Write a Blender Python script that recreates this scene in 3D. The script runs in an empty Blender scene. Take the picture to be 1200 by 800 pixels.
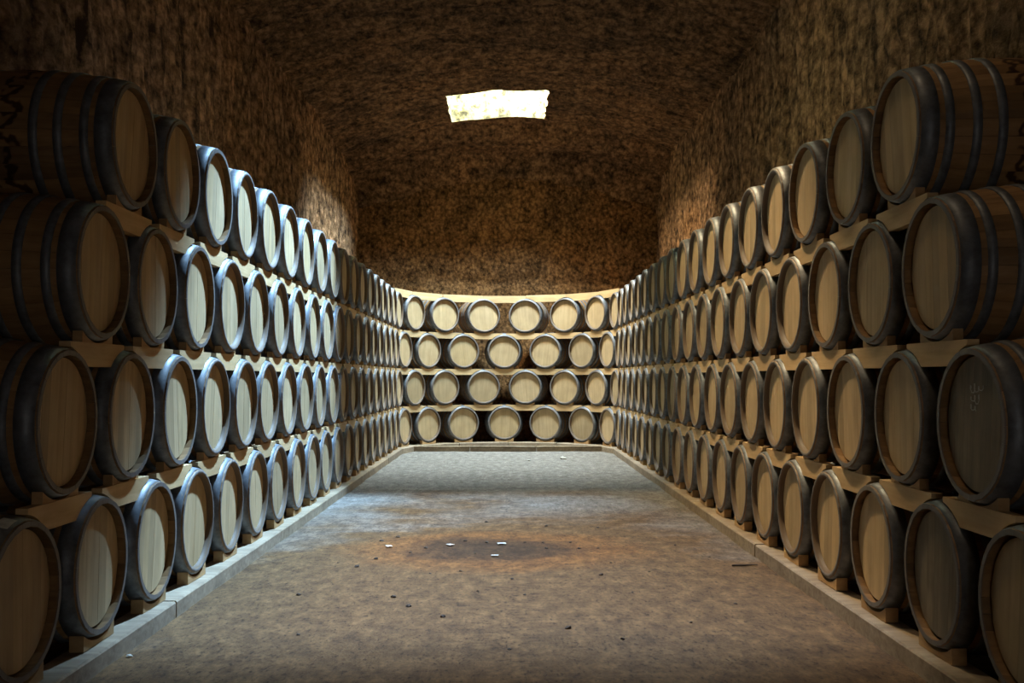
import bpy, math, random
from mathutils import Vector, noise, Matrix, Euler
random.seed(7)
C = bpy.context.scene.collection
SC = bpy.context.scene
PI = math.pi
R = math.radians

# ------------------------------------------------------------------ camera
cam_d = bpy.data.cameras.new('camera'); cam = bpy.data.objects.new('camera', cam_d); C.objects.link(cam)
F_PX = 1218.0
cam_d.sensor_width = 36.0; cam_d.lens = 36.0 * F_PX / 1200.0
cam_d.clip_start = 0.05; cam_d.clip_end = 200
cam.location = (0, 0, 1.22)
cam.rotation_euler = (R(90 + 1.975), 0, R(-0.235))
SC.camera = cam

# ------------------------------------------------------------------ exposure / world / sun / skylight lamps
SC.view_settings.view_transform = 'Standard'; SC.view_settings.look = 'None'
SC.view_settings.exposure = -0.35; SC.view_settings.gamma = 1.0
SC.view_settings.use_curve_mapping = False
w = bpy.data.worlds.new('sky'); SC.world = w; w.use_nodes = True
bg = w.node_tree.nodes['Background']
bg.inputs[0].default_value = (0.50, 0.70, 1.0, 1); bg.inputs[1].default_value = 1.0

def aim(o, d): o.rotation_euler = Vector(d).to_track_quat('-Z', 'Y').to_euler()
sd = bpy.data.lights.new('sun', 'SUN'); sd.energy = 5.0; sd.angle = R(0.6); sd.color = (1.0, 0.93, 0.78)
sun = bpy.data.objects.new('sun', sd); C.objects.link(sun); sun.location = (-4, 4, 14); aim(sun, (0.22, 0.75, -0.66))

def area(name, loc, d, sx, sy, watts, col, spread=180):
    l = bpy.data.lights.new(name, 'AREA'); l.shape = 'RECTANGLE'; l.size = sx; l.size_y = sy
    l.energy = watts; l.color = col; l.spread = R(spread)
    o = bpy.data.objects.new(name, l); C.objects.link(o); o.location = loc; aim(o, d); return o
# daylight coming down the far and middle shafts cut through the rock roof
area('daylight_far_shaft', (0.25, 17.08, 6.95), (-0.35, 0.0, -1), 0.8, 0.9, 1850, (0.60, 0.84, 1.0))
area('sunlit_rock_far_shaft', (-0.55, 17.05, 6.95), (0.9, -0.1, -0.5), 0.6, 0.9, 800, (1.0, 0.84, 0.58))
area('daylight_middle_shaft', (0.62, 10.05, 8.2), (-1, -0.25, -0.12), 0.32, 0.6, 10500, (0.38, 0.66, 1.0))
area('sunlit_rock_middle_shaft', (-0.5, 9.9, 8.0), (0.2, -1.0, -0.5), 0.4, 0.5, 1150, (1.0, 0.73, 0.42))
area('added_near_fill', (0.05, 4.7, 7.3), (0.2, 0.0, -1), 0.4, 0.6, 45, (1.0, 0.72, 0.42))  # added fill in an invented near shaft, warms foreground floor and right barrels
# added fill from an unseen doorway behind the camera, placed to light right barrels
area('added_entrance_fill', (1.0, -2.42, 1.2), (0.22, 1, 0.08), 1.2, 2.0, 20, (1.0, 0.84, 0.60))

# ------------------------------------------------------------------ helpers
def mesh(name, v, f, smooth=False):
    m = bpy.data.meshes.new(name); m.from_pydata(v, [], f); m.update()
    if smooth: m.polygons.foreach_set('use_smooth', [True] * len(m.polygons))
    return m
def link(name, m, mat=None, parent=None, loc=(0, 0, 0), rot=(0, 0, 0)):
    o = bpy.data.objects.new(name, m); C.objects.link(o)
    if mat is not None and m is not None and not m.materials: m.materials.append(mat)
    o.parent = parent; o.location = loc; o.rotation_euler = rot
    return o
def tag(o, label, cat, group=None, kind=None):
    o['label'] = label; o['category'] = cat
    if group: o['group'] = group
    if kind: o['kind'] = kind
    return o
def thing(name, loc, rz, label, cat, group=None):
    o = bpy.data.objects.new(name, None); C.objects.link(o); o.empty_display_size = 0.1
    o.location = loc; o.rotation_euler = (0, 0, rz)
    return tag(o, label, cat, group)
def prism(poly, x0, x1):
    """polygon in (y,z) extruded along x"""
    n = len(poly)
    v = [(x0, y, z) for y, z in poly] + [(x1, y, z) for y, z in poly]
    f = [tuple(range(n)), tuple(range(2 * n - 1, n - 1, -1))]
    f += [((i + 1) % n, i, n + i, n + (i + 1) % n) for i in range(n)]
    return v, f

# ------------------------------------------------------------------ materials
def new_mat(name):
    m = bpy.data.materials.new(name); m.use_nodes = True
    nt = m.node_tree; b = nt.nodes['Principled BSDF']
    return m, nt, b
def N(nt, t, **kw):
    n = nt.nodes.new(t)
    for k, v in kw.items():
        if isinstance(k, str) and k.startswith('i_'): n.inputs[k[2:].replace('_', ' ')].default_value = v
        else: setattr(n, k, v)
    return n
def L(nt, a, b): nt.links.new(a, b)
def ramp(nt, fac, stops):
    r = nt.nodes.new('ShaderNodeValToRGB'); e = r.color_ramp.elements
    while len(e) < len(stops): e.new(0.5)
    for el, (p, c) in zip(e, stops): el.position = p; el.color = (*c, 1) if len(c) == 3 else c
    L(nt, fac, r.inputs[0]); return r.outputs[0]
def coords(nt, scale, rand=0.0):
    tc = nt.nodes.new('ShaderNodeTexCoord'); mp = nt.nodes.new('ShaderNodeMapping')
    mp.inputs['Scale'].default_value = scale
    L(nt, tc.outputs['Object'], mp.inputs[0])
    if rand:
        oi = nt.nodes.new('ShaderNodeObjectInfo'); mu = nt.nodes.new('ShaderNodeMath'); mu.operation = 'MULTIPLY'
        mu.inputs[1].default_value = rand; L(nt, oi.outputs['Random'], mu.inputs[0])
        L(nt, mu.outputs[0], mp.inputs['Location'])
    return mp.outputs[0]
def tex(nt, vec, scale=1.0, detail=4, rough=0.55, dist=0.0):
    n = nt.nodes.new('ShaderNodeTexNoise'); n.inputs['Scale'].default_value = scale
    n.inputs['Detail'].default_value = detail; n.inputs['Roughness'].default_value = rough
    n.inputs['Distortion'].default_value = dist
    L(nt, vec, n.inputs['Vector']); return n.outputs['Fac']
def mix(nt, fac, a, b, mode='MIX'):
    m = nt.nodes.new('ShaderNodeMix'); m.data_type = 'RGBA'; m.blend_type = mode
    for sock, val in ((m.inputs[0], fac), (m.inputs[6], a), (m.inputs[7], b)):
        if hasattr(val, 'links'): L(nt, val, sock)
        else: sock.default_value = (*val, 1) if isinstance(val, tuple) and len(val) == 3 else val
    return m.outputs[2]
def bump(nt, b, h, strength, dist):
    n = nt.nodes.new('ShaderNodeBump'); n.inputs['Strength'].default_value = strength
    n.inputs['Distance'].default_value = dist
    L(nt, h, n.inputs['Height']); L(nt, n.outputs[0], b.inputs['Normal'])

def wood(name, dark, light, sc, rough=0.7, amp=0.32, blotch=0.5, bmp=0.25, stain=False, spec=0.3):
    m, nt, b = new_mat(name)
    g = tex(nt, coords(nt, sc, 37.0), 1.0, 5, 0.6, 0.4)
    col = ramp(nt, g, [(0.30, dark), (0.70, light)])
    bl = tex(nt, coords(nt, (3, 3, 3), 11.0), 1.3, 4, 0.6)
    col = mix(nt, blotch, col, ramp(nt, bl, [(0.3, (0.45, 0.42, 0.40)), (0.65, (1.0, 1.0, 1.0))]), 'MULTIPLY')
    oi = nt.nodes.new('ShaderNodeObjectInfo')
    rv = ramp(nt, oi.outputs['Random'], [(0, (1 - amp, 1 - amp * 1.05, 1 - amp * 1.2)), (0.5, (1, 0.97, 0.92)), (1, (1 - amp * .2, 1 - amp * .35, 1 - amp * .7))])
    col = mix(nt, 1.0, col, rv, 'MULTIPLY')
    if stain:      # wine run down from the bung, a mark of its own around the bilge
        tc = nt.nodes.new('ShaderNodeTexCoord'); sp = nt.nodes.new('ShaderNodeSeparateXYZ'); L(nt, tc.outputs['Object'], sp.inputs[0])
        nz = tex(nt, coords(nt, (5, 5, 5), 3.0), 1.0, 3, 0.6)
        a = nt.nodes.new('ShaderNodeMath'); a.operation = 'MULTIPLY_ADD'; a.inputs[1].default_value = 0.5; a.inputs[2].default_value = -0.25
        L(nt, nz, a.inputs[0])
        s = nt.nodes.new('ShaderNodeMath'); s.operation = 'ADD'; L(nt, sp.outputs[0], s.inputs[0]); L(nt, a.outputs[0], s.inputs[1])
        ab = nt.nodes.new('ShaderNodeMath'); ab.operation = 'ABSOLUTE'; L(nt, s.outputs[0], ab.inputs[0])
        col = mix(nt, 1.0, col, ramp(nt, ab.outputs[0], [(0.012, (0.18, 0.13, 0.12)), (0.03, (1, 1, 1))]), 'MULTIPLY')
    if stain:      # weathered stave ends
        ax = nt.nodes.new('ShaderNodeMath'); ax.operation = 'ABSOLUTE'; L(nt, sp.outputs[0], ax.inputs[0])
        col = mix(nt, ramp(nt, ax.outputs[0], [(0.468, (0, 0, 0)), (0.473, (1, 1, 1))]), col, (0.17, 0.155, 0.145))
        cb = nt.nodes.new('ShaderNodeCombineXYZ'); L(nt, sp.outputs[1], cb.inputs[1]); L(nt, sp.outputs[2], cb.inputs[2])
        rl = nt.nodes.new('ShaderNodeVectorMath'); rl.operation = 'LENGTH'; L(nt, cb.outputs[0], rl.inputs[0])
        col = mix(nt, ramp(nt, rl.outputs['Value'], [(0.262, (1, 1, 1)), (0.268, (0, 0, 0))]), col, (0.13, 0.085, 0.05))
    L(nt, col, b.inputs['Base Color']); b.inputs['Roughness'].default_value = rough
    b.inputs['Specular IOR Level'].default_value = spec
    bump(nt, b, g, bmp, 0.004)
    return m
M = {}
M['head'] = wood('oak_head', (0.49, 0.36, 0.20), (0.64, 0.485, 0.295), (24, 24, 1.6), 0.65, 0.30, 0.35, 0.2)
M['head_grey'] = wood('weathered_oak_head', (0.20, 0.17, 0.13), (0.32, 0.27, 0.20), (24, 24, 1.6), 0.75, 0.15, 0.6, 0.3)
M['body'] = wood('oak_stave', (0.27, 0.155, 0.07), (0.44, 0.27, 0.125), (2.2, 26, 26), 0.6, 0.35, 0.6, 0.3, stain=True)
M['block'] = wood('pine_block', (0.60, 0.40, 0.20), (0.78, 0.57, 0.32), (16, 2.2, 26), 0.7, 0.22, 0.3, 0.2)
M['saddle'] = wood('shaded_pine_saddle', (0.46, 0.28, 0.13), (0.62, 0.41, 0.21), (16, 2.2, 26), 0.75, 0.3, 0.4, 0.2)  # same pine as the blocks; shade below the barrels is put into the browner colour
M['rail'] = wood('weathered_rail', (0.30, 0.23, 0.165), (0.48, 0.39, 0.29), (20, 1.6, 30), 0.85, 0.3, 0.6, 0.4)

def steel():
    m, nt, b = new_mat('galvanised_hoop')
    g = tex(nt, coords(nt, (9, 9, 9), 23.0), 1.5, 5, 0.65)
    col = ramp(nt, g, [(0.28, (0.085, 0.09, 0.10)), (0.55, (0.17, 0.185, 0.205)), (0.8, (0.26, 0.275, 0.29))])
    L(nt, col, b.inputs['Base Color']); b.inputs['Metallic'].default_value = 0.4
    L(nt, ramp(nt, g, [(0.3, (0.62,) * 3), (0.8, (0.42,) * 3)]), b.inputs['Roughness'])
    bump(nt, b, tex(nt, coords(nt, (40, 40, 40), 5.0), 1, 3), 0.12, 0.002)
    return m
M['hoop'] = steel()

def rock(name, sc_f, sc_s, sc_v, sc_c, bdist=0.05, tint=(1, 1, 1), sw=0.42):
    """tuff: sc_f crumbly grain, sc_s tool marks, sc_c large patches of colour"""
    m, nt, b = new_mat(name)
    fine = tex(nt, coords(nt, sc_f), 1.0, 8, 0.72)
    streak = tex(nt, coords(nt, sc_s), 1.0, 3, 0.6)
    big = tex(nt, coords(nt, sc_c), 1.0, 5, 0.6, 0.6)
    vo = nt.nodes.new('ShaderNodeTexVoronoi'); vo.inputs['Scale'].default_value = 1.0; vo.inputs['Randomness'].default_value = 1.0
    wv = nt.nodes.new('ShaderNodeVectorMath'); wv.operation = 'MULTIPLY_ADD'; wv.inputs[1].default_value = (1.1, 1.1, 1.1)
    cn = nt.nodes.new('ShaderNodeTexNoise'); cn.inputs['Scale'].default_value = 0.8; cn.inputs['Detail'].default_value = 4
    vs = coords(nt, sc_v); L(nt, vs, cn.inputs['Vector']); L(nt, cn.outputs['Color'], wv.inputs[0]); L(nt, vs, wv.inputs[2]); L(nt, wv.outputs[0], vo.inputs['Vector'])
    vm = nt.nodes.new('ShaderNodeMath'); vm.operation = 'MULTIPLY_ADD'; vm.inputs[1].default_value = -0.75; vm.inputs[2].default_value = 0.85
    L(nt, vo.outputs['Distance'], vm.inputs[0])
    sv_ = nt.nodes.new('ShaderNodeMix'); sv_.inputs[0].default_value = 0.5; L(nt, streak, sv_.inputs[2]); L(nt, vm.outputs[0], sv_.inputs[3])
    av = nt.nodes.new('ShaderNodeMix'); av.inputs[0].default_value = sw
    L(nt, fine, av.inputs[2]); L(nt, sv_.outputs[0], av.inputs[3])
    t = lambda c: tuple(a * k for a, k in zip(c, tint))
    c1 = ramp(nt, av.outputs[0], [(0.39, t((0.045, 0.032, 0.022))), (0.50, t((0.22, 0.155, 0.095))), (0.60, t((0.46, 0.335, 0.22)))])
    c2 = ramp(nt, big, [(0.3, (0.42, 0.38, 0.36)), (0.5, (0.95, 0.85, 0.72)), (0.72, (1.25, 1.02, 0.75))])
    L(nt, mix(nt, 0.85, c1, c2, 'MULTIPLY'), b.inputs['Base Color'])
    b.inputs['Roughness'].default_value = 0.95; b.inputs['Specular IOR Level'].default_value = 0.1
    bump(nt, b, av.outputs[0], 1.0, bdist)
    return m
M['rock_side'] = rock('chiselled_tuff_side', (20, 12, 18), (4, 9, 2.0), (9, 7, 7.5), (0.6, 0.5, 0.45), 0.12, (1.5, 1.33, 1.28), 0.55)
M['rock_back'] = rock('pitted_tuff_back', (20, 20, 18), (4.5, 4, 3.6), (13, 13, 11), (0.8, 0.8, 0.55), 0.07, (0.85, 0.68, 0.50))
M['rock_ceiling'] = rock('layered_tuff_ceiling', (18, 9, 16), (2.2, 4, 4), (8, 5.5, 9), (0.6, 0.7, 0.6), 0.09, (0.88, 0.76, 0.66))
M['rock_shaft'] = rock('pale_shaft_tuff', (8, 8, 8), (4, 4, 4), (9, 9, 9), (2, 2, 2), 0.06, (0.62, 0.74, 0.55))

def floor_mat():
    m, nt, b = new_mat('earth_floor')
    c0 = coords(nt, (1, 1, 1))
    n1 = tex(nt, coords(nt, (0.55, 0.8, 1)), 1.0, 6, 0.6, 0.5)
    n2 = tex(nt, coords(nt, (10, 5, 7)), 1.0, 9, 0.76)
    dirt = ramp(nt, n2, [(0.3, (0.042, 0.020, 0.007)), (0.5, (0.112, 0.060, 0.023)), (0.72, (0.215, 0.122, 0.050))])
    dusty_cool = ramp(nt, n2, [(0.3, (0.09, 0.078, 0.066)), (0.5, (0.20, 0.18, 0.155)), (0.72, (0.36, 0.33, 0.29))])
    sp_ = tex(nt, coords(nt, (46, 20, 40)), 1.0, 4, 0.7)
    # dusty grey far off and by the rails, with cool daylight painted in
    sp = nt.nodes.new('ShaderNodeSeparateXYZ'); L(nt, c0, sp.inputs[0])
    mr = nt.nodes.new('ShaderNodeMapRange'); mr.inputs[1].default_value = 6.5; mr.inputs[2].default_value = 12.5
    mr.inputs[3].default_value = -0.4; mr.inputs[4].default_value = 0.4; L(nt, sp.outputs[1], mr.inputs[0])
    ab = nt.nodes.new('ShaderNodeMath'); ab.operation = 'ABSOLUTE'; L(nt, sp.outputs[0], ab.inputs[0])
    mr2 = nt.nodes.new('ShaderNodeMapRange'); mr2.inputs[1].default_value = 0.9; mr2.inputs[2].default_value = 1.7
    mr2.inputs[3].default_value = 0.0; mr2.inputs[4].default_value = 0.25; L(nt, ab.outputs[0], mr2.inputs[0])
    ad = nt.nodes.new('ShaderNodeMath'); L(nt, mr.outputs[0], ad.inputs[0]); L(nt, mr2.outputs[0], ad.inputs[1])
    ad2 = nt.nodes.new('ShaderNodeMath'); L(nt, ad.outputs[0], ad2.inputs[0]); L(nt, n1, ad2.inputs[1])
    col = mix(nt, ramp(nt, ad2.outputs[0], [(0.42, (0, 0, 0)), (0.76, (1, 1, 1))]), dirt, dusty_cool)
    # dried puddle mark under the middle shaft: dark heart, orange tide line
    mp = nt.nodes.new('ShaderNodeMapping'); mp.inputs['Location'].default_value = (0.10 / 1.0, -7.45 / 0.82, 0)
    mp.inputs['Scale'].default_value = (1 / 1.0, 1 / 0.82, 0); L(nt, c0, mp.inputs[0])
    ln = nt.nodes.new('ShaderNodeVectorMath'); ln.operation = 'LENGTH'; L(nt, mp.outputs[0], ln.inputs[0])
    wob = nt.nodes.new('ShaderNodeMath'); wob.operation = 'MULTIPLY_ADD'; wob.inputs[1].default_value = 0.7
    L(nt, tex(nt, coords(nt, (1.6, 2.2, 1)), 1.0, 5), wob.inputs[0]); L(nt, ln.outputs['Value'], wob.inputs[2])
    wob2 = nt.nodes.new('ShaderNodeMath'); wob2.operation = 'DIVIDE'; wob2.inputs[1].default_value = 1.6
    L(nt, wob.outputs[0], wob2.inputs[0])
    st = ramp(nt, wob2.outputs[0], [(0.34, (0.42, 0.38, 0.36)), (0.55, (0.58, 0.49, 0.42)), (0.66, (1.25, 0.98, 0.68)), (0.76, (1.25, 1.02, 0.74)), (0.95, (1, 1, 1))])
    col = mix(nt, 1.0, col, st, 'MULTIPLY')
    col = mix(nt, 1.0, col, ramp(nt, sp_, [(0.32, (0.35, 0.32, 0.3)), (0.44, (0.95, 0.95, 0.95)), (0.66, (1.15, 1.13, 1.1))]), 'MULTIPLY')
    L(nt, col, b.inputs['Base Color']); b.inputs['Roughness'].default_value = 0.88
    b.inputs['Specular IOR Level'].default_value = 0.25
    bump(nt, b, n2, 0.55, 0.02)
    return m
M['floor'] = floor_mat()
def plain(name, c, rough=0.9):
    m, nt, b = new_mat(name)
    n = tex(nt, coords(nt, (30, 30, 30), 9.0), 1.0, 3)
    L(nt, ramp(nt, n, [(0.3, tuple(x * 0.65 for x in c)), (0.7, c)]), b.inputs['Base Color'])
    b.inputs['Roughness'].default_value = rough
    return m
M['paper'] = plain('scrap_paper', (0.82, 0.82, 0.80)); M['mortar'] = plain('mortar_chip', (0.62, 0.58, 0.5))
M['clod'] = plain('dark_earth', (0.075, 0.05, 0.035)); M['stick'] = plain('dark_stick', (0.06, 0.042, 0.03))
M['chalk'] = plain('chalk', (0.62, 0.62, 0.58))

# ------------------------------------------------------------------ the cave
XW, YB, YF = 2.88, 19.85, -2.5
Z_SIDE, Z_MID = 5.15, 5.70
H1 = (-0.97, 0.64, 16.15, 17.85)          # shafts: x0 x1 y0 y1
H2 = (-0.74, 0.96, 8.36, 10.28)
H3 = (-0.2, 0.9, 4.2, 5.3)  # invented near shaft, edges shaped to steer its fill light
HOLES = [H1, H2, H3]
nz = noise.noise
def fb(x, y, z, o=3):
    s, a, f = 0, 0.5, 1
    for _ in range(o):
        s += a * nz(Vector((x * f, y * f, z * f))); a *= .5; f *= 2.07
    return s
def side_disp(y, z, sd):
    d = 0.10 * fb(y * 0.55 + sd * 9, z * 0.5, sd * 3.3)
    d += 0.050 * fb(y * 3.2, z * 0.55 + sd, 4.0 + sd, 2) + 0.055 * fb(y * 8.5, z * 1.3 + sd, 9.0 + sd, 2)
    d += 0.03 * nz(Vector((y * 6.0, z * 2.6 + 7, 40 + sd))) ** 2 * -3
    c = nz(Vector((y * 2.3 + sd * 5, z * 0.8, 20.0)))
    d += 0.06 * max(0, 0.25 - abs(c)) * (1 if sd > 0 else .4)
    d += 0.022 * nz(Vector((y * 14, z * 6, 31 + sd)))
    return d
def lin(a, b, st):
    n = max(1, round((b - a) / st)); return [a + (b - a) * i / n for i in range(n + 1)]
def grid(us, vs, fn, skip=None, flip=False):
    v = [fn(u, t) for u in us for t in vs]; m = len(vs); f = []
    for i in range(len(us) - 1):
        for j in range(m - 1):
            if skip and skip((us[i] + us[i + 1]) / 2, (vs[j] + vs[j + 1]) / 2): continue
            q = (i * m + j, (i + 1) * m + j, (i + 1) * m + j + 1, i * m + j + 1)
            f.append(q[::-1] if flip else q)
    return v, f
def struct(name, vf, mat, smooth=True):
    o = link(name, mesh(name, *vf, smooth), mat); o['kind'] = 'structure'; return o
ys_side = lin(YF, 2.5, 0.15) + lin(2.5, 11, 0.04)[1:] + lin(11, YB + .2, 0.055)[1:]
zs_side = lin(-0.1, 1.9, 0.16) + lin(1.9, 5.6, 0.045)[1:]
struct('wall_left', grid(ys_side, zs_side, lambda y, z: (-XW + max(-.04, side_disp(y, z, -1)) * .9, y, z)), M['rock_side'])
struct('wall_right', grid(ys_side, zs_side, lambda y, z: (XW - max(-.04, side_disp(y, z, 1)) * .9, y, z), flip=True), M['rock_side'])
def back_fn(x, z):
    d = 0.09 * fb(x * .8, z * .7, 50) + 0.05 * fb(x * 3.5, z * 3.0, 60) + 0.02 * nz(Vector((x * 12, z * 12, 70)))
    for zb in (3.05, 4.05): d -= 0.05 * math.exp(-((z - zb - .1 * nz(Vector((x, zb, 0)))) / .12) ** 2)
    return (x, YB - d, z)
struct('wall_back', grid(lin(-3.2, 3.2, .05), lin(-.1, 5.8, .05), back_fn, flip=True), M['rock_back'])
struct('wall_front', grid(lin(-3.2, 3.2, .4), lin(-.1, 5.8, .4), lambda x, z: (x, YF + .3 * fb(x, z, 3), z), lambda x, z: .3 < x < 1.7 and z < 2.3), M['rock_side'])  # unseen doorway opening, cut for the added fill light
def ceil_z(x, y):
    z = Z_SIDE + (Z_MID - Z_SIDE) * (1 - (x / XW) ** 2)
    if y > 17.6: z -= 0.85 * (1 - math.sqrt(max(0, 1 - min(1, (y - 17.6) / 2.3) ** 2)))
    return z
def ceil_d(x, y):
    d = 0.10 * fb(x * .5, y * .6, 80) + 0.045 * fb(x * 1.1, y * 4.2, 85, 2) + 0.03 * fb(x * 3, y * 9, 90, 2)
    if y > 17.9: d += 0.05 * math.sin((y - 17.9) * 5.5)
    return d
def cell_edges(a, b, st, cuts):
    pts = sorted([a, b] + [c for c in cuts if a < c < b]); out = [a]
    for p, q in zip(pts, pts[1:]): out += lin(p, q, st)[1:]
    return out
cx_ = cell_edges(-3.3, 3.3, .07, [c for h in HOLES for c in h[:2]])
cy_ = cell_edges(YF - .2, 20.2, .055, [c for h in HOLES for c in h[2:]])
inside = lambda x, y: any(h[0] < x < h[1] and h[2] < y < h[3] for h in HOLES)
def jag(x, y):
    return .035 * nz(Vector((x * 5, y * 5, 7))), .05 * nz(Vector((x * 4, y * 4, 17)))
def ceil_fn(x, y):
    jx, jy = jag(x, y)
    return (x + jx, y + jy, ceil_z(x, y) + ceil_d(x, y))
struct('ceiling', grid(cx_, cy_, ceil_fn, inside, flip=True), M['rock_ceiling'])
def shaft(name, h, top):
    x0, x1, y0, y1 = h; per = []
    xs = [c for c in cx_ if x0 - 1e-6 <= c <= x1 + 1e-6]; yy = [c for c in cy_ if y0 - 1e-6 <= c <= y1 + 1e-6]
    per = [(c, y0) for c in xs] + [(x1, c) for c in yy[1:]] + [(c, y1) for c in xs[::-1][1:]] + [(x0, c) for c in yy[::-1][1:-1]]
    n = len(per); v, f = [], []
    hs = lin(0, 1, 0.05)
    for k, t in enumerate(hs):
        for (x, y) in per:
            bx, by, bz = ceil_fn(x, y)
            if k == 0: v.append((bx, by, bz)); continue
            z = bz + (top - bz) * t; d = .05 * fb(x * 4, y * 4, z * 4) + .03 * nz(Vector((x * 11, y * 11, z * 11)))
            # push outwards only, so the shaft never narrows
            ox = (1 if x >= x1 - 1e-6 else -1 if x <= x0 + 1e-6 else 0); oy = (1 if y >= y1 - 1e-6 else -1 if y <= y0 + 1e-6 else 0)
            v.append((bx + ox * abs(d), by + oy * abs(d), z))
    for k in range(len(hs) - 1):
        for i in range(n):
            j = (i + 1) % n; f.append((k * n + i, k * n + j, (k + 1) * n + j, (k + 1) * n + i))
    struct(name, (v, f), M['rock_shaft'])
shaft('window_1', H1, 7.35); shaft('window_2', H2, 8.8); shaft('added_shaft', H3, 7.35)  # last shaft is added, only to let the near fill in
fz = lambda x, y: 0.016 * fb(x * .9, y * .9, 110) + 0.007 * fb(x * 5, y * 5, 120, 2)
struct('floor', grid(lin(-3.2, 3.2, .06), cell_edges(YF - .2, 20.3, .07, []), lambda x, y: (x, y, fz(x, y) - .004)), M['floor'])

# ------------------------------------------------------------------ barrel meshes (axis along local x, front head at +x, base at z=0)
RB, RH, HL = 0.345, 0.286, 0.475
prof = lambda x: RB - (RB - RH) * (abs(x) / HL) ** 2
CHIME = 0.033
NS = 28
def lathe(rings, n, ph=0.0):
    """rings: list of (x, r or function of index)"""
    v, f = [], []
    for (x, r) in rings:
        for i in range(n):
            a = ph + 2 * PI * i / n; rr = r(i) if callable(r) else r
            v.append((x, rr * math.cos(a), rr * math.sin(a)))
    for k in range(len(rings) - 1):
        for i in range(n):
            j = (i + 1) % n; f.append((k * n + i, k * n + j, (k + 1) * n + j, (k + 1) * n + i))
    return v, f
def body_mesh():
    g = lambda r: (lambda i, r=r: r - (0.004 if i % 3 == 0 else 0))
    inn = HL - CHIME - .02
    rings = [(-inn, RH - .032), (-HL, RH - .020), (-HL, g(RH))]
    rings += [(x, g(prof(x))) for x in (-.40, -.30, -.18, 0, .18, .30, .40)]
    rings += [(HL - .004, g(RH)), (HL, g(RH - .004)), (HL, RH - .020), (inn + .015, RH - .032), (inn, RH - .032)]
    m = mesh('body', *lathe(rings, NS * 3), True); m.materials.append(M['body']); return m
def stave_mesh():
    w_ = PI / NS - 0.0022; v, f = [], []
    xs = [-HL, -.36, -.18, 0, .18, .36, HL]
    for x in xs:
        r = prof(x); t = .020 if abs(x) == HL else .028
        for a, q in ((-w_, r - .001), (0, r + .0008), (w_, r - .001), (w_, r - t), (-w_, r - t)):
            v.append((x, q * math.sin(a), q * math.cos(a)))
    for k in range(len(xs) - 1):
        for i in range(5):
            j = (i + 1) % 5; f.append((k * 5 + j, k * 5 + i, (k + 1) * 5 + i, (k + 1) * 5 + j))
    f.append((0, 1, 2, 3, 4)); b = (len(xs) - 1) * 5; f.append((b + 4, b + 3, b + 2, b + 1, b))
    m = mesh('stave', v, f); m.materials.append(M['body']); return m
def hoop_mesh(a, b):
    """hoop between a and b measured inwards from the front end"""
    x1, x0 = HL - a, HL - b
    rr = [(x0, prof(x0) - .002), (x0, prof(x0) + .0035), ((x0 + x1) / 2, prof((x0 + x1) / 2) + .0045), (x1, prof(x1) + .0035), (x1, prof(x1) - .002)]
    m = mesh('hoop', *lathe(rr, 64), True); m.materials.append(M['hoop']); return m
HR = RH - .029
def board_mesh(y0, y1, dx):
    g = .00012; a, b = y0 + g, y1 - g
    zt = lambda y: math.sqrt(max(0, HR * HR - y * y))
    ys = [a, a + (b - a) * .33, a + (b - a) * .67, b]
    poly = [(y, -zt(y)) for y in ys] + [(y, zt(y)) for y in ys[::-1]]
    xf = HL - CHIME + dx
    return prism(poly, xf - .02, xf)
cuts = [-.999, -.70, -.43, -.14, .13, .44, .71, .999]
BOARDS = [board_mesh(HR * cuts[i], HR * cuts[i + 1], .0004 * ((i * 5) % 3 - 1)) for i in range(7)]
def join(vfs):
    v, f = [], []
    for a, b in vfs:
        n = len(v); v += a; f += [tuple(i + n for i in q) for q in b]
    return v, f
ME = {'body': body_mesh(), 'stave': stave_mesh(),
      'hoops': [hoop_mesh(.010, .082), hoop_mesh(.106, .142), hoop_mesh(.215, .252), hoop_mesh(.318, .356)]}
for suf in ('', '_grey'):
    mm = M['head' + suf]
    ME['head' + suf] = mesh('head', *join(BOARDS)); ME['head' + suf].materials.append(mm)
    ME['boards' + suf] = []
    for vf in BOARDS:
        b_ = mesh('head_board', *vf); b_.materials.append(mm); ME['boards' + suf].append(b_)

def make_barrel(loc, rz, label, group, staves=False, boards=False, grey=False, roll=0.0):
    t = thing('wine_barrel', loc, rz, label, 'barrel', group)
    up = (0, 0, RB); suf = '_grey' if grey else ''
    if staves:
        for k in range(NS): link('stave', ME['stave'], None, t, up, (2 * PI * k / NS + roll, 0, 0))
    else: link('body', ME['body'], None, t, up, (roll, 0, 0))
    for h in ME['hoops']:
        link('hoop', h, None, t, up, (roll, 0, 0)); link('hoop', h, None, t, up, (roll, 0, PI))
    if boards:
        for b in ME['boards' + suf]: link('head_board', b, None, t, up, (roll, 0, 0))
    else: link('head', ME['head' + suf], None, t, up, (roll, 0, 0))
    link('head', ME['head'], None, t, up, (roll, 0, PI))
    return t

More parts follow.
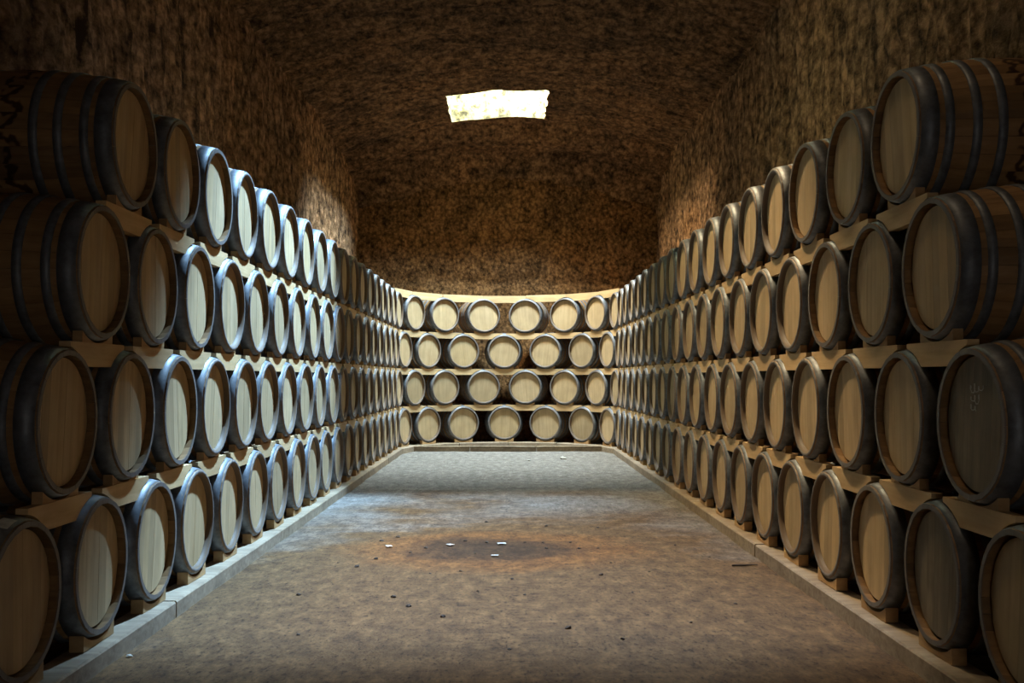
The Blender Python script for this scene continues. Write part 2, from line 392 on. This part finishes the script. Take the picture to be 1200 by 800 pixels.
# ------------------------------------------------------------------ the U-shaped stack
RA, YC = 1.745, 16.70                 # half aisle width = radius of the curved end; centre of the curve
T_L, T_R = -(90 - 14) / 24.0, (90 + 14) / 24.0
SP_L, SP_R = 0.703, 0.722
PITCH, Z1 = 0.633, 0.41
def path(t):
    """point on the line of heads, and the way the head faces"""
    if t < T_L: return Vector((-RA, YC - (T_L - t) * SP_L)), 0.0, 'left'
    if t > T_R: return Vector((RA, YC - (t - T_R) * SP_R)), PI, 'right'
    th = R(-14 + 24 * t); p = Vector((RA * math.sin(th), YC + RA * math.cos(th)))
    return p, math.atan2(-math.cos(th), -math.sin(th)), 'end'
def half(t): return {'left': SP_L / 2, 'right': SP_R / 2, 'end': 0.373}[path(t)[2]]
ORD = 'first second third fourth fifth sixth seventh eighth ninth tenth eleventh twelfth thirteenth fourteenth fifteenth sixteenth seventeenth eighteenth nineteenth twentieth'.split()
ROW = ['floor row', 'second row up', 'third row up', 'top row']
def rng(a, b): return [a + i for i in range(int(round(b - a)) + 1)]
TIERS = [rng(-21.5, 22.5), rng(-21, 22), rng(-20.5, 21.5), rng(-20, 21)]
def place(t):
    """(side, ordinal) of an item at t inside the list ts"""
def ranks(ts):
    out = {}; l = [t for t in ts if path(t)[2] == 'left']; e = [t for t in ts if path(t)[2] == 'end']; r = [t for t in ts if path(t)[2] == 'right'][::-1]
    for nm, q in (('left', l), ('end', e), ('right', r)):
        for i, t in enumerate(q): out[t] = (nm, i)
    return out
barrels = {}
for ti, ts in enumerate(TIERS):
    rk = ranks(ts); zc = Z1 + PITCH * ti
    for t in ts:
        p, rz, side = path(t); _, i = rk[t]
        if side == 'end':
            lab = 'oak wine barrel in the curved far end, %s, %s from the left' % (ROW[ti], ORD[i])
            grp = 'wine barrels in the curved far end'
        else:
            lab = 'steel-hooped oak barrel on the %s wall, %s, %s from the near end' % (side, ROW[ti], ORD[i])
            grp = 'wine barrels stacked along the %s wall' % side
        grey = False
        if (side, ti, i) == ('right', 1, 0): grey = True; lab = 'nearest right-hand barrel in the second row, grey head with chalk scrawl'
        if (side, ti, i) == ('right', 0, 1): grey = True; lab = 'dull grey-headed barrel, second from the near end in the right floor row'
        if (side, ti, i) == ('left', 0, 0): lab = 'nearest barrel in the left floor row, white paper tag on its hoop'
        if (side, ti, i) == ('right', 3, 0): lab = 'nearest barrel in the top row on the right, wine runs down its side'
        if (side, ti, i) == ('left', 3, 0): lab = 'nearest barrel in the top row on the left, dark full side showing'
        d = Vector((math.cos(rz), math.sin(rz)))
        jit = random.uniform(-.005, .005)
        c = p - d * (HL + jit)
        o = make_barrel((c.x, c.y, zc - RB), rz + R(random.uniform(-.8, .8)), lab, grp,
                        staves=(side != 'end' and i < 3), boards=(side != 'end' and i < 5), grey=grey, roll=R(random.uniform(-7, 7)))
        barrels[(side, ti, i)] = o

# ------------------------------------------------------------------ cradles between the rows
RC = 0.3085                            # radius a cradle is cut to
def arc_pts(cy, cz, r, a0, a1, n):
    return [(cy + r * math.cos(a0 + (a1 - a0) * k / n), cz + r * math.sin(a0 + (a1 - a0) * k / n)) for k in range(n + 1)]
def block_poly(hs, gap, bot=.222, top=.3245):
    a_b = math.asin(bot / RC); a_t = math.acos(gap / 2 / RC)
    right = arc_pts(hs, 0, RC, PI - a_b, PI - a_t, 7)
    return [(-y, z) for y, z in right[::-1]] and ([(y, z) for y, z in right] + [(hs - gap / 2, top), (-(hs - gap / 2), top)] + [(-y, z) for y, z in right[::-1]])
def saddle_poly(base, cz, hw=.165):
    a = math.asin(hw / RC)
    pts = arc_pts(0, cz, RC, -PI / 2 + a, -PI / 2 - a, 10)
    return [(-hw, base), (hw, base)] + pts
BLK, SAD = {}, None
def block_mesh(hs, gap):
    k = (round(hs, 3), gap)
    if k not in BLK:
        v, f = prism(block_poly(hs, gap), -.075, -.028); m = mesh('block', v, f); m.materials.append(M['block']); BLK[k] = m
    return BLK[k]
sv = prism(saddle_poly(.3245, PITCH), -.075, -.033)
SAD = mesh('saddle', *sv); SAD.materials.append(M['saddle'])
sv = prism(saddle_poly(.082, Z1), -.07, -.01)
CHK = mesh('chock', *sv); CHK.materials.append(M['saddle'])
for ti in (1, 2, 3):
    rk = ranks(TIERS[ti])
    for t in TIERS[ti]:
        p, rz, side = path(t); _, i = rk[t]
        where = 'curved far end, %s, %s from the left' % (ROW[ti], ORD[i]) if side == 'end' else 'the %s wall, %s, %s from the near end' % (side, ROW[ti], ORD[i])
        z0 = Z1 + PITCH * (ti - 1)
        o = thing('barrel_cradle', (p.x, p.y, z0), rz, ('pine cradle, ' if side == 'end' else 'pine cradle under barrel on ') + where, 'cradle', 'pine cradles between the barrel rows')
        link('block', block_mesh(half(t), .05 if side == 'end' else .115), None, o)
        link('saddle', SAD, None, o)
        if side != 'end' and i < 3:
            d = Vector((math.cos(rz), math.sin(rz))) * -.85
            o = thing('barrel_cradle', (p.x + d.x, p.y + d.y, z0), rz, 'rear pine cradle by the %s wall, %s, %s from the near end' % (side, ROW[ti], ORD[i]), 'cradle', 'pine cradles between the barrel rows')
            link('block', block_mesh(half(t), .115), None, o); link('saddle', SAD, None, o, (.005, 0, 0))
rk = ranks(TIERS[0])
for t in TIERS[0]:
    p, rz, side = path(t); _, i = rk[t]
    where = 'in the curved far end, %s from the left' % ORD[i] if side == 'end' else 'on the %s rail, %s from the near end' % (side, ORD[i])
    o = link('chock', CHK, None, None, (p.x, p.y, 0), (0, 0, rz))
    tag(o, 'hollowed chock under the floor-row barrel ' + where, 'chock', 'chocks on the floor rails')

# boards across the top of the curved end
tb = [t for t in rng(-3.5, 4.5) if path(t)[2] == 'end' or True]
for i, t in enumerate([t for t in rng(-2.5, 3.5)]):
    p, rz, side = path(t); d = Vector((math.cos(rz), math.sin(rz)))
    poly = block_poly(.392, .02, .235, .36)
    m = mesh('top_board', *prism(poly, -.10, -.05)); m.materials.append(M['block'])
    o = link('top_board', m, None, None, (p.x, p.y, Z1 + 3 * PITCH + random.uniform(0, .012)), (0, 0, rz + R(random.uniform(-2, 2))))
    tag(o, 'pale pine board above the top-row barrels of the curved end, %s from the left' % ORD[i], 'board', 'boards over the curved end')

# ------------------------------------------------------------------ floor rails
def rail(a, b, label, wdt=.15, h=.080):
    a, b = Vector(a), Vector(b); d = b - a; ln = d.length
    v, f = [], []
    xs = lin(0, ln - .008, .3); n = len(xs)
    for x in xs:
        j = random.uniform(-.003, .003)
        for (y, z) in ((0, -.02), (0, h - .008), (-.008, h), (-wdt, h), (-wdt, -.02)): v.append((x, y + j, z + (j if z > 0 else 0)))
    for k in range(n - 1):
        for i in range(5): f.append((k * 5 + i, k * 5 + (i + 1) % 5, (k + 1) * 5 + (i + 1) % 5, (k + 1) * 5 + i))
    f.append((4, 3, 2, 1, 0)); q = (n - 1) * 5; f.append((q, q + 1, q + 2, q + 3, q + 4))
    m = mesh('floor_rail', v, f); m.materials.append(M['rail'])
    o = link('floor_rail', m, None, None, (a.x, a.y, 0), (0, 0, math.atan2(d.y, d.x)))
    return tag(o, label, 'rail', 'timber rails under the floor row')
XR = RA - .055
yl = [2.9, 5.35, 7.8, 10.3, 12.7, 14.8, 17.2]
for i in range(6):
    rail((-XR, yl[i + 1]), (-XR, yl[i]), 'worn timber rail along the left floor row, %s length from the near end' % ORD[i])
yr = [2.6, 4.75, 7.15, 9.6, 12.0, 14.4, 17.2]
for i in range(6):
    rail((XR, yr[i]), (XR, yr[i + 1]), 'worn timber rail along the right floor row, %s length from the near end' % ORD[i])
sx = [-XR, -.62, .48, XR]
for i in range(3):
    rail((sx[i], 17.22), (sx[i + 1], 17.22), 'straight timber sill across the floor before the curved end, %s from the left' % ORD[i], -.12)
for i in range(6):
    a0, a1 = R(90 - 30 * i), R(60 - 30 * i); q = XR
    p0 = (q * math.cos(a1) * -1, YC + q * math.sin(a1)); 
    A = Vector((-q * math.cos(R(30 * i)), YC + q * math.sin(R(30 * i)))); B = Vector((-q * math.cos(R(30 * i + 30)), YC + q * math.sin(R(30 * i + 30))))
    rail(B, A, 'short timber rail under the curved far end, %s from the left' % ORD[i], .2)

# ------------------------------------------------------------------ small marks on barrels
b = barrels[('right', 1, 0)]
def strip(pts, wd, x):
    v, f = [], []
    for k, (y, z) in enumerate(pts):
        q = pts[min(k + 1, len(pts) - 1)]; o = pts[max(k - 1, 0)]; t = Vector((q[0] - o[0], q[1] - o[1])).normalized() * wd
        v += [(x, y - t.y, z + t.x), (x, y + t.y, z - t.x), (x + .0008, y - t.y, z + t.x), (x + .0008, y + t.y, z - t.x)]
    for k in range(len(pts) - 1):
        a = 4 * k; f += [(a + 2, a + 3, a + 7, a + 6), (a, a + 2, a + 6, a + 4), (a + 1, a + 5, a + 7, a + 3)]
    return v, f
xh = HL - CHIME + .0018
scr = [[(-.05 + .0055 * k + .012 * math.cos(k * 1.05), RB + h_ + .014 * math.sin(k * 1.05) * (1 + .5 * math.sin(k * .37 + h_ * 40))) for k in range(n_)] for h_, n_ in ((.135, 20), (.095, 16), (.06, 11))]
m = mesh('chalk_mark', *join([strip(s, .0022, xh) for s in scr])); m.materials.append(M['chalk'])
o = link('chalk_mark', m, None, b); o['label'] = 'white chalk scrawl on the head'
b = barrels[('left', 0, 0)]
v = []; f = []
for ix in range(2):
    for k in range(4):
        a = R(68 + 5 * k); x = HL - .022 - .05 * ix; r = prof(x) + .0055; v.append((x, -r * math.cos(a) , RB + r * math.sin(a)))
f = [(k, k + 1, k + 5, k + 4) for k in range(3)]
m = mesh('paper_tag', v, f); m.materials.append(M['paper'])
o = link('paper_tag', m, None, b); o['label'] = 'small white paper tag on the front hoop'

# ------------------------------------------------------------------ litter on the floor
def floor_at(px, py):
    z = 1.22 * F_PX / (py - 442.0); return (px - 595.0) * z / F_PX, z
def lump_mesh(sx, sy, sz, seed, name):
    v = []; rnd = random.Random(seed)
    a = (1 + 5 ** .5) / 2
    base = [(-1, a, 0), (1, a, 0), (-1, -a, 0), (1, -a, 0), (0, -1, a), (0, 1, a), (0, -1, -a), (0, 1, -a), (a, 0, -1), (a, 0, 1), (-a, 0, -1), (-a, 0, 1)]
    f = [(0, 11, 5), (0, 5, 1), (0, 1, 7), (0, 7, 10), (0, 10, 11), (1, 5, 9), (5, 11, 4), (11, 10, 2), (10, 7, 6), (7, 1, 8), (3, 9, 4), (3, 4, 2), (3, 2, 6), (3, 6, 8), (3, 8, 9), (4, 9, 5), (2, 4, 11), (6, 2, 10), (8, 6, 7), (9, 8, 1)]
    for p in base:
        q = Vector(p).normalized() * rnd.uniform(.7, 1.15); v.append((q.x * sx, q.y * sy, max(-.4, q.z) * sz + .4 * sz))
    return mesh(name, v, f)
clods = [lump_mesh(.016, .014, .010, s, 'earth_crumb') for s in range(4)]
for c in clods: c.materials.append(M['clod'])
pos = [(448, 632), (545, 632), (557, 646), (571, 634), (615, 634), (636, 634), (668, 634), (678, 640), (700, 640), (715, 657), (704, 672), (500, 640), (482, 645), (467, 627), (442, 653), (505, 670), (540, 668), (600, 676), (615, 694), (640, 640), (597, 757), (790, 637), (808, 725), (740, 692), (462, 697), (352, 694), (420, 662), (398, 657), (640, 615), (570, 610), (700, 617), (760, 668), (860, 705), (520, 720), (666, 733), (352, 740), (480, 708), (560, 690), (728, 745), (830, 650)]
for i, (px, py) in enumerate(pos):
    x, y = floor_at(px, py); s = random.uniform(.6, 1.35)
    o = link('earth_crumb', clods[i % 4], None, None, (x, y, fz(x, y) - .006), (0, 0, random.uniform(0, 6)))
    o.scale = (s, s, s)
    tag(o, 'small dark crumb of earth lying on the cellar floor', 'crumb', 'dark crumbs scattered on the floor')
def scrap(px, py, w_, d_, label, rz):
    x, y = floor_at(px, py); v = []; f = []
    for i in range(5):
        for j in range(4): v.append(((i / 4 - .5) * w_, (j / 3 - .5) * d_ * (1 - .2 * (i % 2)), .006 + .012 * abs(fb(i * .7 + px, j * .9, 3))))
    for i in range(4):
        for j in range(3): f.append((i * 4 + j, (i + 1) * 4 + j, (i + 1) * 4 + j + 1, i * 4 + j + 1))
    m = mesh('paper_scrap', v, f); m.materials.append(M['paper'])
    o = link('paper_scrap', m, None, None, (x, y, fz(x, y)), (0, 0, rz))
    md = o.modifiers.new('thickness', 'SOLIDIFY'); md.thickness = .002
    tag(o, label, 'paper')
scrap(588, 636, .06, .05, 'white paper scrap at the far edge of the stain, rightmost of three', .2)
scrap(528, 637, .045, .05, 'white paper scrap at the far edge of the stain, middle one of three', .9)
scrap(457, 639, .04, .05, 'white paper scrap at the far left of the stain, leftmost of three', .5)
scrap(580, 649, .05, .03, 'white paper scrap lying on the dark middle of the stain', -.1)
def chip(px, py, s, label):
    x, y = floor_at(px, py); m = lump_mesh(s, s * .8, s * .55, px, 'mortar_chip'); m.materials.append(M['mortar'])
    o = link('mortar_chip', m, None, None, (x, y, fz(x, y) - .004), (0, 0, px)); tag(o, label, 'chip', 'pale mortar chips')
chip(660, 537, .06, 'pale mortar lump on the far floor before the curved end')
chip(620, 539, .035, 'small pale mortar chip on the far floor, left of the larger lump')
chip(893, 647, .035, 'pale mortar chip fallen beside the right rail, by its dark stick')
chip(905, 655, .025, 'smaller pale mortar chip beside the right rail, nearer than its neighbour')
chip(1075, 768, .03, 'pale mortar chip by the right rail in the near corner')
chip(156, 765, .022, 'pale mortar chip beside the left rail near the bottom edge')
x, y = floor_at(871, 661)
v, f = lathe([(-.085, .002), (-.08, .006), (0, .007), (.03, .005), (.085, .003)], 7)
v = [(a, b_ + .004 * math.sin(a * 40), c) for a, b_, c in v]
m = mesh('stick', v, f, True); m.materials.append(M['stick'])
o = link('stick', m, None, None, (x, y, fz(x, y) + .006), (0, 0, .05)); tag(o, 'dark thin stick lying on the floor near the right rail', 'stick')
